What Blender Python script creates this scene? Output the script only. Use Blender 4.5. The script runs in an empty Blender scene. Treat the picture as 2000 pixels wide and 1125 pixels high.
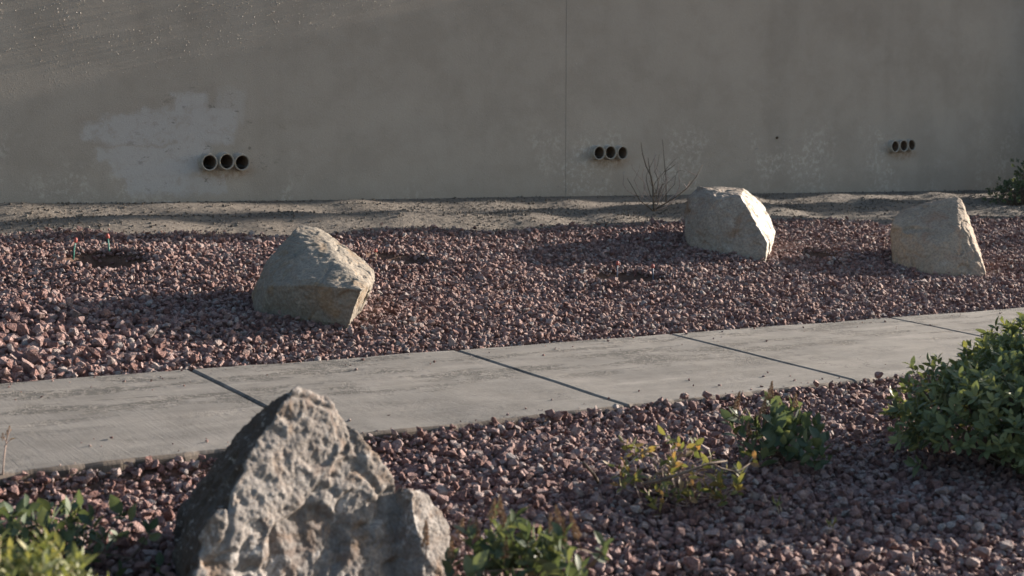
import bpy, bmesh, math, random
import numpy as np
from mathutils import Vector, Matrix, Euler

R = math.radians
random.seed(11)
rng = np.random.default_rng(7)
scene = bpy.context.scene
col = scene.collection

# ------------------------------------------------------------------ camera
CAM_H, YAW, PITCH, FPX = 1.13, R(-34.04), math.atan((562.5 - 200) / 2778.0), 2778.0
cam = bpy.data.cameras.new('camera')
cam.lens, cam.sensor_width = 50.0, 36.0
cam.clip_start, cam.clip_end = 0.05, 2000
cam.dof.use_dof = True
cam.dof.focus_distance = 6.9
cam.dof.aperture_fstop = 4.5
cam_o = bpy.data.objects.new('camera', cam)
cam_o.location = (0, 0, CAM_H)
cam_o.rotation_euler = (R(90) - PITCH, 0, YAW)
col.objects.link(cam_o)
scene.camera = cam_o

# ------------------------------------------------------------------ sky, sun, exposure
SUN_EL, SUN_AZ = R(12.8), R(-0.6)          # azimuth measured from the wall's own direction (+x)
sun_dir = Vector((math.cos(SUN_EL) * math.cos(SUN_AZ), math.cos(SUN_EL) * math.sin(SUN_AZ), math.sin(SUN_EL)))
world = bpy.data.worlds.new('World')
scene.world = world
world.use_nodes = True
wn = world.node_tree
wn.nodes.clear()
sky = wn.nodes.new('ShaderNodeTexSky')
sky.sky_type = 'NISHITA'
sky.sun_disc = False
sky.sun_elevation = SUN_EL
sky.sun_rotation = math.atan2(sun_dir.x, sun_dir.y)
sky.air_density, sky.dust_density, sky.ozone_density = 1.0, 1.3, 1.1
bg = wn.nodes.new('ShaderNodeBackground')
bg.inputs['Strength'].default_value = 0.084
wo = wn.nodes.new('ShaderNodeOutputWorld')
wn.links.new(sky.outputs[0], bg.inputs[0])
wn.links.new(bg.outputs[0], wo.inputs[0])

sun = bpy.data.lights.new('sun', 'SUN')
sun.energy, sun.angle, sun.color = 5.0, R(0.55), (1.0, 0.885, 0.76)
sun_o = bpy.data.objects.new('sun', sun)
sun_o.rotation_euler = sun_dir.to_track_quat('Z', 'Y').to_euler()
sun_o.location = (20, 0, 8)
col.objects.link(sun_o)

vs = scene.view_settings
vs.view_transform, vs.look = 'Standard', 'None'
vs.exposure, vs.gamma = 1.5, 1.0
vs.use_curve_mapping = False

# ------------------------------------------------------------------ helpers
hf = np.array([-math.sin(YAW), math.cos(YAW), 0]); rt = np.array([math.cos(YAW), math.sin(YAW), 0])
fwd = hf * math.cos(PITCH) - np.array([0, 0, math.sin(PITCH)])
upv = hf * math.sin(PITCH) + np.array([0, 0, math.cos(PITCH)])
CAM = np.array([0, 0, CAM_H])
def ray(px, py): return fwd + rt * (px - 1000) / FPX - upv * (py - 562.5) / FPX
def P(px, py, t):
    return Vector(CAM + ray(px, py) * t)
def mpp(t): return t / FPX                       # metres per photo pixel at depth t

_perm = np.random.default_rng(3).random(4096)
def _h(ix, iy, iz): return _perm[(ix * 1619 + iy * 31337 + iz * 6971 + (ix * iy) * 7 + (iy * iz) * 13) & 4095]
def vnoise(x, y, z=None):
    x = np.asarray(x, float); y = np.asarray(y, float)
    z = np.zeros_like(x) if z is None else np.asarray(z, float)
    ix, iy, iz = (np.floor(a).astype(np.int64) for a in (x, y, z))
    fx, fy, fz = x - ix, y - iy, z - iz
    fx, fy, fz = (a * a * (3 - 2 * a) for a in (fx, fy, fz))
    r = 0
    for a in (0, 1):
        for b in (0, 1):
            for c in (0, 1):
                w = (fx if a else 1 - fx) * (fy if b else 1 - fy) * (fz if c else 1 - fz)
                r = r + w * _h(ix + a, iy + b, iz + c)
    return r * 2 - 1
def fbm(x, y, z=None, o=4):
    s, a, r = 1.0, 1.0, 0
    for k in range(o):
        r = r + a * vnoise(x * s + 17.3 * k, y * s - 5.1 * k, None if z is None else z * s + 9.7 * k)
        s *= 2.03; a *= 0.5
    return r
def sstep(a, b, x):
    t = np.clip((x - a) / (b - a), 0, 1)
    return t * t * (3 - 2 * t)

# setting dimensions (metres): wall along +x, path parallel to it
Y0, Y1, YW = 4.06, 5.27, 9.32                     # path near edge, far edge, wall face
WALL_TOP = 3.3
def zplane(x, y): return -0.03375 * np.clip(x, -12, 30) + 0.03 * np.clip(y, -6, Y1)
def zwall(x): return 0.46 - 0.0248 * (np.clip(x, -12, 30) - 3.9)
PITS = [  # x, y, rx, ry, depth : dug-out planting holes
    (2.40, 7.36, 0.21, 0.22, 0.17), (4.06, 7.18, 0.20, 0.15, 0.045), (5.22, 6.50, 0.24, 0.18, 0.065), (7.15, 6.85, .16, .12, .05)]
def pit_r(x, y, p):
    return np.sqrt(((x - p[0]) / p[2]) ** 2 + ((y - p[1]) / p[3]) ** 2) + 0.12 * vnoise(x * 9, y * 9)
bx = np.array([-20, 2.08, 3.56, 5.99, 9.08, 10.7, 40]); by = np.array([8.3, 8.23, 8.10, 8.0, 7.86, 7.8, 7.7])
def ybound(x): return np.interp(x, bx, by) + 0.05 * vnoise(np.asarray(x) * 3.1, np.asarray(x) * 0 + 4.0)
def gz(x, y):
    x = np.asarray(x, float); y = np.asarray(y, float)
    zp = zplane(x, y)
    drop = 0.046 + 0.04 * sstep(2.9, 1.6, x)
    near = zp - drop * sstep(Y0 + 0.05, Y0 - 0.12, y) - 0.075 * sstep(Y0 - 0.02, Y0 + 0.05, y)
    t = np.clip((y - Y1) / (YW - Y1), 0, 1)
    far = zp + (zwall(x) - zp) * t - 0.014
    inb = sstep(Y1 - 0.05, Y1 + 0.02, y)
    z = near * (1 - inb) + far * inb
    # soft lumps in the gravel beds, furrows in the bare strip along the wall
    vis = sstep(-6, -3, x) * sstep(24, 20, x)
    bed = sstep(Y1 + 0.05, Y1 + 0.5, y) * sstep(YW, YW - 0.3, y)
    z = z + vis * bed * (0.030 * vnoise(x * 1.1, y * 1.9) + 0.016 * vnoise(x * 2.9 + 7, y * 3.3))
    z = z + vis * sstep(Y0 - 0.05, Y0 - 0.6, y) * 0.02 * vnoise(x * 2.3, y * 2.3 + 3)
    yb = ybound(x); s = (y - yb) / (YW - yb)
    strip = sstep(-0.02, 0.25, s) * sstep(1.0, 0.85, s)
    wob = 0.10 * vnoise(x * 0.9, y * 0 + 2.0) + 0.05 * vnoise(x * 2.7, y * 0 + 8.0)
    fur = 0.032 * np.cos((s + wob) * 2 * np.pi * 2.0 + 0.6) * (0.6 + 0.8 * vnoise(x * .8 + 3, y * .5) ** 2)
    z = z + vis * strip * (fur + 0.008 * fbm(x * 3, y * 9, o=4))
    for p in PITS:
        r = pit_r(x, y, p)
        z = z - p[4] * sstep(1.15, 0.72, r) + 0.014 * np.exp(-((r - 1.5) / 0.4) ** 2)
    return z
def G(px, py):
    d = ray(px, py)
    ts = np.arange(1.5, 16, 0.004)
    q = CAM[None] + d[None] * ts[:, None]
    k = int(np.argmax((q[:, 2] < gz(q[:, 0], q[:, 1])) | (q[:, 1] > YW)))
    return Vector(q[k])
def gv(x, y): return Vector((x, y, float(gz(x, y))))
def W(px, py, y=YW):
    d = ray(px, py); t = y / d[1]
    return Vector(CAM + d * t)

def tag(o, label=None, cat=None, group=None, kind=None):
    for k, v in (('label', label), ('category', cat), ('group', group), ('kind', kind)):
        if v: o[k] = v
    return o
def mesh_obj(name, verts, faces, mat=None, parent=None, smooth=False):
    me = bpy.data.meshes.new(name)
    me.from_pydata([tuple(v) for v in verts], [], faces)
    if smooth: me.polygons.foreach_set('use_smooth', [True] * len(me.polygons))
    me.update()
    return link(name, me, mat, parent)
def link(name, me, mat=None, parent=None):
    if mat is not None and not me.materials: me.materials.append(mat)
    o = bpy.data.objects.new(name, me)
    col.objects.link(o)
    if parent is not None: o.parent = parent
    return o
def empty(name, loc, label=None, cat=None, group=None):
    o = bpy.data.objects.new(name, None)
    o.empty_display_size = 0.05
    o.location = loc
    col.objects.link(o)
    return tag(o, label, cat, group)
def bm_obj(name, bm, mat=None, parent=None, smooth=False):
    me = bpy.data.meshes.new(name)
    bm.to_mesh(me); bm.free()
    if smooth: me.polygons.foreach_set('use_smooth', [True] * len(me.polygons))
    return link(name, me, mat, parent)
def tube(pts, rads, n=6, V=None, F=None):
    V = [] if V is None else V; F = [] if F is None else F
    base = len(V)
    pts = [Vector(p) for p in pts]
    for i, p in enumerate(pts):
        d = (pts[min(i + 1, len(pts) - 1)] - pts[max(i - 1, 0)]).normalized()
        a = d.orthogonal().normalized() if i == 0 else (a - d * a.dot(d)).normalized()
        b = d.cross(a)
        for k in range(n):
            th = 2 * math.pi * k / n
            V.append(p + (a * math.cos(th) + b * math.sin(th)) * rads[i])
    for i in range(len(pts) - 1):
        for k in range(n):
            k2 = (k + 1) % n
            F.append((base + i * n + k, base + i * n + k2, base + (i + 1) * n + k2, base + (i + 1) * n + k))
    F.append(tuple(base + k for k in reversed(range(n))))
    F.append(tuple(base + (len(pts) - 1) * n + k for k in range(n)))
    return V, F

# ------------------------------------------------------------------ materials
class Mat:
    def __init__(s, name, rough=0.9, spec=0.3):
        s.m = bpy.data.materials.new(name); s.m.use_nodes = True
        s.nt = s.m.node_tree; s.b = s.nt.nodes['Principled BSDF']; s.out = s.nt.nodes['Material Output']
        s.b.inputs['Roughness'].default_value = rough
        s.b.inputs['Specular IOR Level'].default_value = spec
    def set(s, sock, v):
        if isinstance(v, bpy.types.NodeSocket): s.nt.links.new(v, sock)
        elif v is not None: sock.default_value = v
    def n(s, typ, props=None, **ins):
        nd = s.nt.nodes.new('ShaderNode' + typ)
        for k, v in (props or {}).items(): setattr(nd, k, v)
        for k, v in ins.items():
            s.set(nd.inputs[int(k[1:]) if k[0] == 'i' and k[1:].isdigit() else k.replace('_', ' ')], v)
        return nd
    def pos(s, scale=(1, 1, 1), off=(0, 0, 0), obj=False):
        src = s.n('TexCoord').outputs['Object'] if obj else s.n('NewGeometry').outputs['Position']
        return s.n('Mapping', Vector=src, Scale=scale, Location=off).outputs[0]
    def noise(s, scale, vec=None, detail=4, rough=0.55, dist=0.0):
        return s.n('TexNoise', Vector=vec if vec is not None else s.pos(), Scale=scale, Detail=detail, Roughness=rough, Distortion=dist).outputs[0]
    def math(s, op, a, b=0.0, clamp=False):
        return s.n('Math', dict(operation=op, use_clamp=clamp), i0=a, i1=b).outputs[0]
    def ramp(s, f, a, b, lo=0.0, hi=1.0):
        nd = s.n('MapRange', dict(interpolation_type='SMOOTHSTEP'), Value=f)
        nd.inputs['From Min'].default_value = a; nd.inputs['From Max'].default_value = b
        nd.inputs['To Min'].default_value = lo; nd.inputs['To Max'].default_value = hi
        return nd.outputs[0]
    def mix(s, f, a, b, mode='MIX'):
        nd = s.n('Mix', dict(data_type='RGBA', blend_type=mode), i0=f)
        for k, v in ((6, a), (7, b)):
            s.set(nd.inputs[k], (*v, 1) if isinstance(v, tuple) and len(v) == 3 else v)
        return nd.outputs[2]
    def cr(s, f, *stops):
        nd = s.n('ValToRGB', Fac=f); e = nd.color_ramp.elements
        while len(e) < len(stops): e.new(0.5)
        for el, (p, c) in zip(e, stops): el.position = p; el.color = (*c, 1)
        return nd.outputs[0]
    def color(s, c): s.set(s.b.inputs['Base Color'], (*c, 1) if isinstance(c, tuple) else c); return s
    def bump(s, h, strength=0.5, dist=0.01):
        prev = s.b.inputs['Normal'].links
        nd = s.n('Bump', Strength=strength, Distance=dist, Height=h)
        if prev: s.nt.links.new(prev[0].from_socket, nd.inputs['Normal'])
        s.nt.links.new(nd.outputs[0], s.b.inputs['Normal']); return s

# soil of the whole site: tan sandy dirt by the wall, red-brown earth under the gravel
m = Mat('soil', 0.95, 0.15)
nz1 = m.noise(2.2, detail=6); nz2 = m.noise(26, detail=5); nz3 = m.noise(170, detail=3)
c = m.cr(nz1, (0.3, (0.135, 0.117, 0.101)), (0.7, (0.20, 0.176, 0.154)))
c = m.mix(m.ramp(nz2, 0.35, 0.7), c, m.mix(0.5, c, (0.27, 0.235, 0.20)))
att = m.n('Attribute', dict(attribute_name='bed')).outputs['Fac']
red = m.cr(nz2, (0.3, (0.095, 0.058, 0.044)), (0.7, (0.16, 0.10, 0.078)))
c = m.mix(att, c, red)
c = m.mix(m.ramp(nz3, 0.3, 0.75, 0.0, 0.35), c, m.mix(1.0, c, (0.55, 0.5, 0.45), 'MULTIPLY'))
m.color(c).bump(nz2, 0.5, 0.02).bump(nz3, 0.7, 0.006)
M_SOIL = m.m

def gravel_mat(name, stops, big=0.5):
    m = Mat(name, 0.85, 0.3)
    r = m.n('ObjectInfo').outputs['Random']
    co = m.pos(obj=True)
    v = m.n('VectorMath', dict(operation='ADD'), i0=co, i1=m.n('CombineXYZ', X=m.math('MULTIPLY', r, 40.0)).outputs[0]).outputs[0]
    nz = m.noise(2.6, v, 5)
    c = m.cr(r, *stops)
    c = m.mix(m.ramp(nz, 0.3, 0.72), m.mix(1.0, c, (0.62, 0.60, 0.62), 'MULTIPLY'), c)
    fine = m.noise(11, v, 4)
    c = m.mix(m.ramp(fine, 0.55, 0.75, 0, 0.4), c, (0.42, 0.34, 0.30))
    m.color(c).bump(nz, 0.5, 0.3).bump(fine, 0.5, 0.15)
    return m.m
M_GRAVEL = gravel_mat('red_gravel', [(0.0, (0.215, 0.110, 0.096)), (0.3, (0.33, 0.195, 0.175)), (0.55, (0.40, 0.262, 0.238)), (0.8, (0.455, 0.328, 0.303)), (0.95, (0.46, 0.375, 0.35)), (1.0, (0.50, 0.44, 0.41))])
M_GRIT = gravel_mat('tan_grit', [(0.0, (0.13, 0.105, 0.085)), (0.5, (0.22, 0.188, 0.155)), (1.0, (0.36, 0.32, 0.275))])

# weathered broom-finished concrete
m = Mat('concrete', 0.88, 0.25)
broom = m.noise(1.0, m.pos((230, 5, 5)), 3)
broad = m.noise(1.0, m.pos((1.3, 3.6, 1.0)), 8, 0.66)
blot = m.noise(1.0, m.pos((2.1, 7.5, 1), (3.1, 0.7, 0)), 6, 0.62)
grain = m.noise(240, detail=2)
c = m.cr(broad, (0.28, (0.150, 0.140, 0.130)), (0.48, (0.205, 0.191, 0.175)), (0.68, (0.265, 0.244, 0.221)))
c = m.mix(m.ramp(broom, 0.3, 0.8, 0, 0.28), c, m.mix(1.0, c, (0.6, 0.6, 0.6), 'MULTIPLY'))
worn = m.math('MULTIPLY', m.ramp(blot, 0.46, 0.60), m.ramp(m.noise(34, detail=5, rough=.75), 0.40, 0.56))
yy = m.n('SeparateXYZ', Vector=m.n('NewGeometry').outputs['Position']).outputs[1]
worn = m.math('MULTIPLY', worn, m.ramp(yy, 4.35, 4.85, 0.15, 1.0))
c = m.mix(m.math('MULTIPLY', worn, 0.85), c, (0.075, 0.072, 0.068))
c = m.mix(m.ramp(grain, 0.35, 0.7, 0, 0.3), c, (0.13, 0.125, 0.118))
spk = m.ramp(m.noise(95, detail=5, rough=.8), 0.60, 0.70)
c = m.mix(m.math('MULTIPLY', spk, 0.6), c, (0.08, 0.076, 0.07))
crk = m.ramp(m.math('ABSOLUTE', m.math('SUBTRACT', m.noise(1.0, m.pos((0.8, 1.3, 1), (2.2, 7.7, 0)), 7, .6, .4), 0.5)), 0.0, 0.0035, 0.8, 0.0)
crk = m.math('MULTIPLY', crk, m.ramp(m.noise(1.2), 0.5, 0.62))
c = m.mix(crk, c, (0.05, 0.046, 0.042))
pale = m.ramp(m.noise(1.0, m.pos((1.1, 9.0, 1), (0.4, 3.3, 0)), 6, .6), 0.56, 0.72, 0, .45)
c = m.mix(pale, c, (0.33, 0.305, 0.275))
mott = m.noise(7.0, detail=7, rough=0.72)
c = m.mix(m.ramp(mott, 0.36, 0.60, 0.5, 0.0), c, m.mix(1.0, c, (0.66, 0.65, 0.64), 'MULTIPLY'))
edge = m.ramp(m.math('ADD', yy, m.math('MULTIPLY', m.noise(60), 0.03)), Y0 + 0.020, Y0 + 0.040, 0.7, 0.0)
c = m.mix(edge, c, (0.105, 0.078, 0.06))
m.color(c).bump(broom, 0.35, 0.004).bump(grain, 0.3, 0.003).bump(worn, 0.6, -0.006)
M_CONC = m.m
m = Mat('joint_dirt', 0.95, 0.1)
m.color(m.cr(m.noise(60), (0.3, (0.075, 0.066, 0.057)), (0.7, (0.15, 0.13, 0.112)))).bump(m.noise(150), 0.8, 0.006)
M_JOINT = m.m

# stucco wall
PIPE_PX = [[(408, 317), (441, 315.5), (472, 316.5)], [(1169, 298.5), (1192.5, 298), (1217, 298.5)], [(1746, 286.5), (1764.5, 285.5), (1783.5, 284.5)]]
def box_mask(m, sx, sz, x0, x1, z0, z1, e=0.02, amp=1.0):
    a = m.math('MULTIPLY', m.ramp(sx, x0 - e, x0 + e), m.ramp(sx, x1 + e, x1 - e)) if False else None
    f1 = m.ramp(sx, x0 - e, x0 + e); f2 = m.math('SUBTRACT', 1.0, m.ramp(sx, x1 - e, x1 + e))
    f3 = m.ramp(sz, z0 - e, z0 + e); f4 = m.math('SUBTRACT', 1.0, m.ramp(sz, z1 - e, z1 + e))
    return m.math('MULTIPLY', m.math('MULTIPLY', m.math('MULTIPLY', f1, f2), m.math('MULTIPLY', f3, f4)), amp)
def stucco(name, patch):
    m = Mat(name, 0.92, 0.2)
    p = m.n('NewGeometry').outputs['Position']
    sp = m.n('SeparateXYZ', Vector=p); sx, sz = sp.outputs[0], sp.outputs[2]
    broad = m.noise(1.0, m.pos((0.55, 0.5, 0.9)), 5)
    streak = m.noise(1.0, m.pos((3.5, 1, 0.5)), 4)
    sand = m.noise(150, detail=3, rough=0.7); mid = m.noise(38, detail=4)
    c = m.cr(broad, (0.28, (0.352, 0.310, 0.270)), (0.72, (0.41, 0.364, 0.318)))
    mot = m.noise(1.0, m.pos((2.6, 1, 3.4), (1, 0, 5)), 7, 0.68)
    c = m.mix(m.ramp(mot, 0.34, 0.62, 0.55, 0.0), c, m.mix(1.0, c, (0.80, 0.79, 0.78), 'MULTIPLY'))
    c = m.mix(m.ramp(m.noise(1.0, m.pos((1.1, 1, 1.6), (7, 0, 2)), 6, .62), 0.50, 0.66, 0, 0.3), c, (0.44, 0.395, 0.35))
    c = m.mix(m.ramp(streak, 0.45, 0.75, 0, 0.2), c, (0.22, 0.195, 0.17))
    c = m.mix(m.ramp(sand, 0.35, 0.65, 0.30, 0), c, (0.13, 0.11, 0.095))
    # pale scuffs and flaking low on the wall
    sc = m.math('MULTIPLY', m.ramp(m.noise(1.0, m.pos((1.7, 1, 1.3), (5.2, 0, 1.4)), 3), 0.48, 0.62), m.ramp(m.noise(24, detail=5, rough=0.75), 0.48, 0.62))
    sc = m.math('MULTIPLY', sc, m.math('SUBTRACT', 1.0, m.ramp(sz, 0.75, 1.05)))
    c = m.mix(m.math('MULTIPLY', sc, 0.5), c, (0.54, 0.495, 0.445))
    # soil splash along the foot of the wall
    ft = m.math('SUBTRACT', 1.0, m.ramp(m.math('ADD', sz, m.math('MULTIPLY', mid, 0.12)), 0.43, 0.60))
    c = m.mix(m.math('MULTIPLY', ft, 0.25), c, (0.26, 0.215, 0.175))
    if patch:
        dx = m.math('ADD', sx, m.math('MULTIPLY', m.math('SUBTRACT', m.noise(7, detail=6, rough=.65), 0.5), 0.22))
        dz = m.math('ADD', sz, m.math('MULTIPLY', m.math('SUBTRACT', m.noise(7, m.pos(off=(3, 1, 7)), detail=6, rough=.65), 0.5), 0.16))
        tot = None
        for (x0, y0, x1, y1, a) in ((425, 172, 476, 245, .45), (338, 184, 402, 300, .9), (280, 212, 462, 262, .85), (200, 226, 440, 262, .9), (165, 242, 300, 275, .95), (215, 256, 452, 284, .9), (190, 284, 412, 318, .9), (222, 308, 395, 348, .95), (248, 338, 372, 380, .95), (340, 345, 440, 382, .7)):
            A, B = W(x0, y1), W(x1, y0)
            b = box_mask(m, dx, dz, A.x, B.x, A.z, B.z, 0.026, a)
            tot = b if tot is None else m.math('MAXIMUM', tot, b)
        tot = m.math('MULTIPLY', tot, m.ramp(m.noise(14, detail=6, rough=.7), 0.30, 0.52, 0.35, 1.0))
        c = m.mix(tot, c, m.mix(m.ramp(sand, 0.3, 0.7), (0.375, 0.352, 0.342), (0.435, 0.412, 0.402)))
        # a few dark scrapes round the pipes
        q = W(441, 316)
        near = m.n('VectorMath', dict(operation='DISTANCE'), i0=p, i1=(q.x - 0.1, q.y, q.z)).outputs['Value']
        sp2 = m.math('MULTIPLY', m.ramp(m.noise(1, m.pos((11, 1, 22)), 5, .7), 0.60, 0.68), m.math('SUBTRACT', 1.0, m.ramp(near, 0.25, 0.75)))
        c = m.mix(m.math('MULTIPLY', sp2, 0.7), c, (0.10, 0.088, 0.075))
    for g_ in PIPE_PX:
        q = W(*g_[1])
        ex = m.n('VectorMath', dict(operation='MULTIPLY'), i0=m.n('VectorMath', dict(operation='SUBTRACT'), i0=p, i1=(q.x, q.y, q.z - 0.075)).outputs[0], i1=(0.75, 1.0, 2.4)).outputs[0]
        ln = m.n('VectorMath', dict(operation='LENGTH'), i0=ex).outputs['Value']
        st = m.math('MULTIPLY', m.math('SUBTRACT', 1.0, m.ramp(ln, 0.05, 0.21)), m.ramp(m.noise(30, detail=5, rough=.7), 0.35, 0.65))
        c = m.mix(m.math('MULTIPLY', st, 0.6), c, (0.20, 0.125, 0.08))
    m.color(c)
    m.bump(m.noise(13, detail=4), 0.12, 0.008).bump(mid, 0.16, 0.006).bump(sand, 0.30, 0.003)
    # coarse thrown-on dash
    vo = m.n('TexVoronoi', dict(feature='SMOOTH_F1'), Vector=m.pos(), Scale=48.0, Smoothness=0.4).outputs['Distance']
    m.bump(m.math('MULTIPLY', m.ramp(vo, 0.42, 0.12), m.ramp(m.noise(9, detail=3), 0.42, 0.62)), 0.15, 0.008)
    return m.m
M_STUC = stucco('stucco', False)
M_STUC_P = stucco('stucco_repainted', True)
m = Mat('pipe_painted', 0.8, 0.3)
m.color(m.cr(m.noise(40), (0.3, (0.26, 0.23, 0.195)), (0.7, (0.35, 0.315, 0.275)))).bump(m.noise(90), 0.3, 0.004)
M_PIPE = m.m
m = Mat('pipe_inside', 0.9, 0.2)
m.color(m.cr(m.noise(30), (0.3, (0.085, 0.06, 0.045)), (0.7, (0.16, 0.115, 0.085))))
M_PIPE_IN = m.m

def rock_mat(name, a, b, stain, pale, scale=1.0, patina_or_sunlit=False, sunlit_side=False):
    m = Mat(name, 0.85, 0.3)
    big = m.noise(3.2 * scale, detail=5, dist=0.6); mid = m.noise(13 * scale, detail=6, rough=0.65); fine = m.noise(75 * scale, detail=5, rough=0.7)
    c = m.cr(big, (0.3, a), (0.68, b))
    st = m.ramp(m.noise(5.5 * scale, m.pos(off=(4, 2, 9)), 6, 0.6, 0.8), 0.50, 0.68)
    c = m.mix(m.math('MULTIPLY', st, 0.75), c, stain)
    c = m.mix(m.ramp(mid, 0.56, 0.74, 0, 0.7), c, pale)
    c = m.mix(m.ramp(fine, 0.35, 0.62, 0.55, 0), c, m.mix(1.0, c, (0.42, 0.40, 0.40), 'MULTIPLY'))
    if patina_or_sunlit:
        at = m.n('Attribute', dict(attribute_name='patina_or_sunlit')).outputs['Fac']
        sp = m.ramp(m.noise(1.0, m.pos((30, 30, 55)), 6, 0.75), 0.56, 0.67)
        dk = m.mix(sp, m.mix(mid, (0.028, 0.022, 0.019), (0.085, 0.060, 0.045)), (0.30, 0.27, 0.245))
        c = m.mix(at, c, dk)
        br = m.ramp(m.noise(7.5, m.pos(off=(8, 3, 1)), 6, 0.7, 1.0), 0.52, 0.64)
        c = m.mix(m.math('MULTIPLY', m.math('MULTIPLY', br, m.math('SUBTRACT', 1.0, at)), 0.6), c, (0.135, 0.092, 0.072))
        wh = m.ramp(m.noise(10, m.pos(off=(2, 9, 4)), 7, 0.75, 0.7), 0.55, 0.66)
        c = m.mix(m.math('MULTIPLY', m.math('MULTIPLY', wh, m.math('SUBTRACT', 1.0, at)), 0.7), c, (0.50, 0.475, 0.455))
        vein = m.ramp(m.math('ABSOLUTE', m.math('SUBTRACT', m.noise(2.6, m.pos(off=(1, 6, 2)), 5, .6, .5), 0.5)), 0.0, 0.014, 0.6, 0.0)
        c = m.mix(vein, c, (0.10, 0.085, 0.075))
    if sunlit_side:      # sunlight painted into the colour: paler on the side facing the sun
        at = m.n('Attribute', dict(attribute_name='patina_or_sunlit')).outputs['Fac']
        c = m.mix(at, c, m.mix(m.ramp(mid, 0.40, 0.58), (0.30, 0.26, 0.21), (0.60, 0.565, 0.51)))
    m.color(c).bump(mid, 0.55, 0.02).bump(fine, 0.55, 0.006)
    return m.m
M_ROCK_F = rock_mat('pale_granite', (0.17, 0.150, 0.138), (0.29, 0.268, 0.252), (0.20, 0.128, 0.08), (0.46, 0.435, 0.415), 1.7, True)
M_ROCK_1 = rock_mat('grey_sandstone', (0.20, 0.178, 0.15), (0.27, 0.238, 0.20), (0.24, 0.165, 0.10), (0.36, 0.325, 0.28), 1.1)
M_ROCK_3 = rock_mat('tan_sandstone', (0.24, 0.20, 0.165), (0.33, 0.285, 0.24), (0.23, 0.145, 0.095), (0.46, 0.42, 0.37), 1.0, sunlit_side=True)
M_ROCK_2 = rock_mat('buff_sandstone', (0.27, 0.215, 0.165), (0.36, 0.285, 0.22), (0.29, 0.18, 0.125), (0.42, 0.355, 0.295), 0.9)

def leaf_mat(name, c0, c1, c2, trans=0.3, rough=0.55):
    m = Mat(name, rough, 0.45)
    r = m.math('FRACT', m.math('ADD', m.n('ObjectInfo').outputs['Random'], m.n('NewGeometry').outputs['Random Per Island']))
    c = m.cr(r, (0.0, c0), (0.62, c1), (1.0, c2))
    c = m.mix(m.ramp(m.noise(60), 0.35, 0.7, 0, 0.3), c, m.mix(1.0, c, (0.6, 0.62, 0.5), 'MULTIPLY'))
    m.color(c)
    t = m.n('BsdfTranslucent', Color=m.mix(1.0, c, (1.25, 1.15, 0.6), 'MULTIPLY'))
    mx = m.n('MixShader', Fac=trans)
    m.nt.links.new(m.b.outputs[0], mx.inputs[1]); m.nt.links.new(t.outputs[0], mx.inputs[2])
    m.nt.links.new(mx.outputs[0], m.out.inputs[0])
    return m.m
M_LEAF_BUSH = leaf_mat('bush_leaf', (0.092, 0.120, 0.066), (0.150, 0.185, 0.092), (0.26, 0.275, 0.12))
M_LEAF_DARK = leaf_mat('dark_leaf', (0.058, 0.088, 0.056), (0.10, 0.135, 0.082), (0.165, 0.185, 0.095))
M_LEAF_YEL = leaf_mat('yellowing_leaf', (0.10, 0.125, 0.055), (0.175, 0.18, 0.075), (0.28, 0.165, 0.085), 0.35)
M_LEAF_PALE = leaf_mat('pale_leaf', (0.12, 0.15, 0.065), (0.18, 0.205, 0.10), (0.27, 0.25, 0.11), 0.35)
m = Mat('flower_spike', 0.9, 0.1)
m.color(m.cr(m.n('NewGeometry').outputs['Random Per Island'], (0, (0.17, 0.095, 0.055)), (1, (0.40, 0.265, 0.165))))
M_SPIKE = m.m
def plain(name, c0, c1, rough=0.8, sc=40):
    m = Mat(name, rough, 0.3); m.color(m.cr(m.noise(sc), (0.3, c0), (0.7, c1))); return m.m
M_BARK = plain('bark', (0.085, 0.06, 0.045), (0.17, 0.13, 0.10))
M_TWIG = plain('dry_twig', (0.24, 0.17, 0.145), (0.46, 0.37, 0.325))
M_GREENP = plain('green_tubing', (0.05, 0.20, 0.16), (0.09, 0.28, 0.23), 0.5)
M_BLUEP = plain('blue_grey_tubing', (0.13, 0.15, 0.20), (0.2, 0.22, 0.28), 0.5)
M_REDP = plain('red_cap', (0.34, 0.075, 0.06), (0.42, 0.11, 0.09), 0.5)
M_STRAW = plain('straw', (0.33, 0.25, 0.17), (0.5, 0.40, 0.28))

# ------------------------------------------------------------------ ground: one sheet out to the horizon
def axis(lo, hi, step, far):
    fine = np.arange(lo, hi + 1e-6, step)
    out = np.cumsum(step * 1.45 ** np.arange(1, 24)); out = out[out < far]
    return np.concatenate([lo - out[::-1], fine, hi + out])
gx = axis(-1.6, 15.0, 0.036, 400.0); gy = axis(1.2, 9.5, 0.034, 400.0)
XX, YY = np.meshgrid(gx, gy)
ZZ = gz(XX, YY)
nx, ny = len(gx), len(gy)
gvv = np.stack([XX.ravel(), YY.ravel(), ZZ.ravel()], 1)
ii = np.arange(nx * ny).reshape(ny, nx)
quads = np.stack([ii[:-1, :-1].ravel(), ii[:-1, 1:].ravel(), ii[1:, 1:].ravel(), ii[1:, :-1].ravel()], 1)
me = bpy.data.meshes.new('ground')
me.vertices.add(len(gvv)); me.vertices.foreach_set('co', gvv.ravel())
me.loops.add(quads.size); me.loops.foreach_set('vertex_index', quads.ravel())
me.polygons.add(len(quads)); me.polygons.foreach_set('loop_start', np.arange(0, quads.size, 4)); me.polygons.foreach_set('loop_total', np.full(len(quads), 4))
me.update(); me.validate()
me.polygons.foreach_set('use_smooth', [True] * len(me.polygons))
bed = sstep(0.06, -0.06, gvv[:, 1] - ybound(gvv[:, 0]) + 0.04 * vnoise(gvv[:, 0] * 12, gvv[:, 1] * 12))
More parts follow.
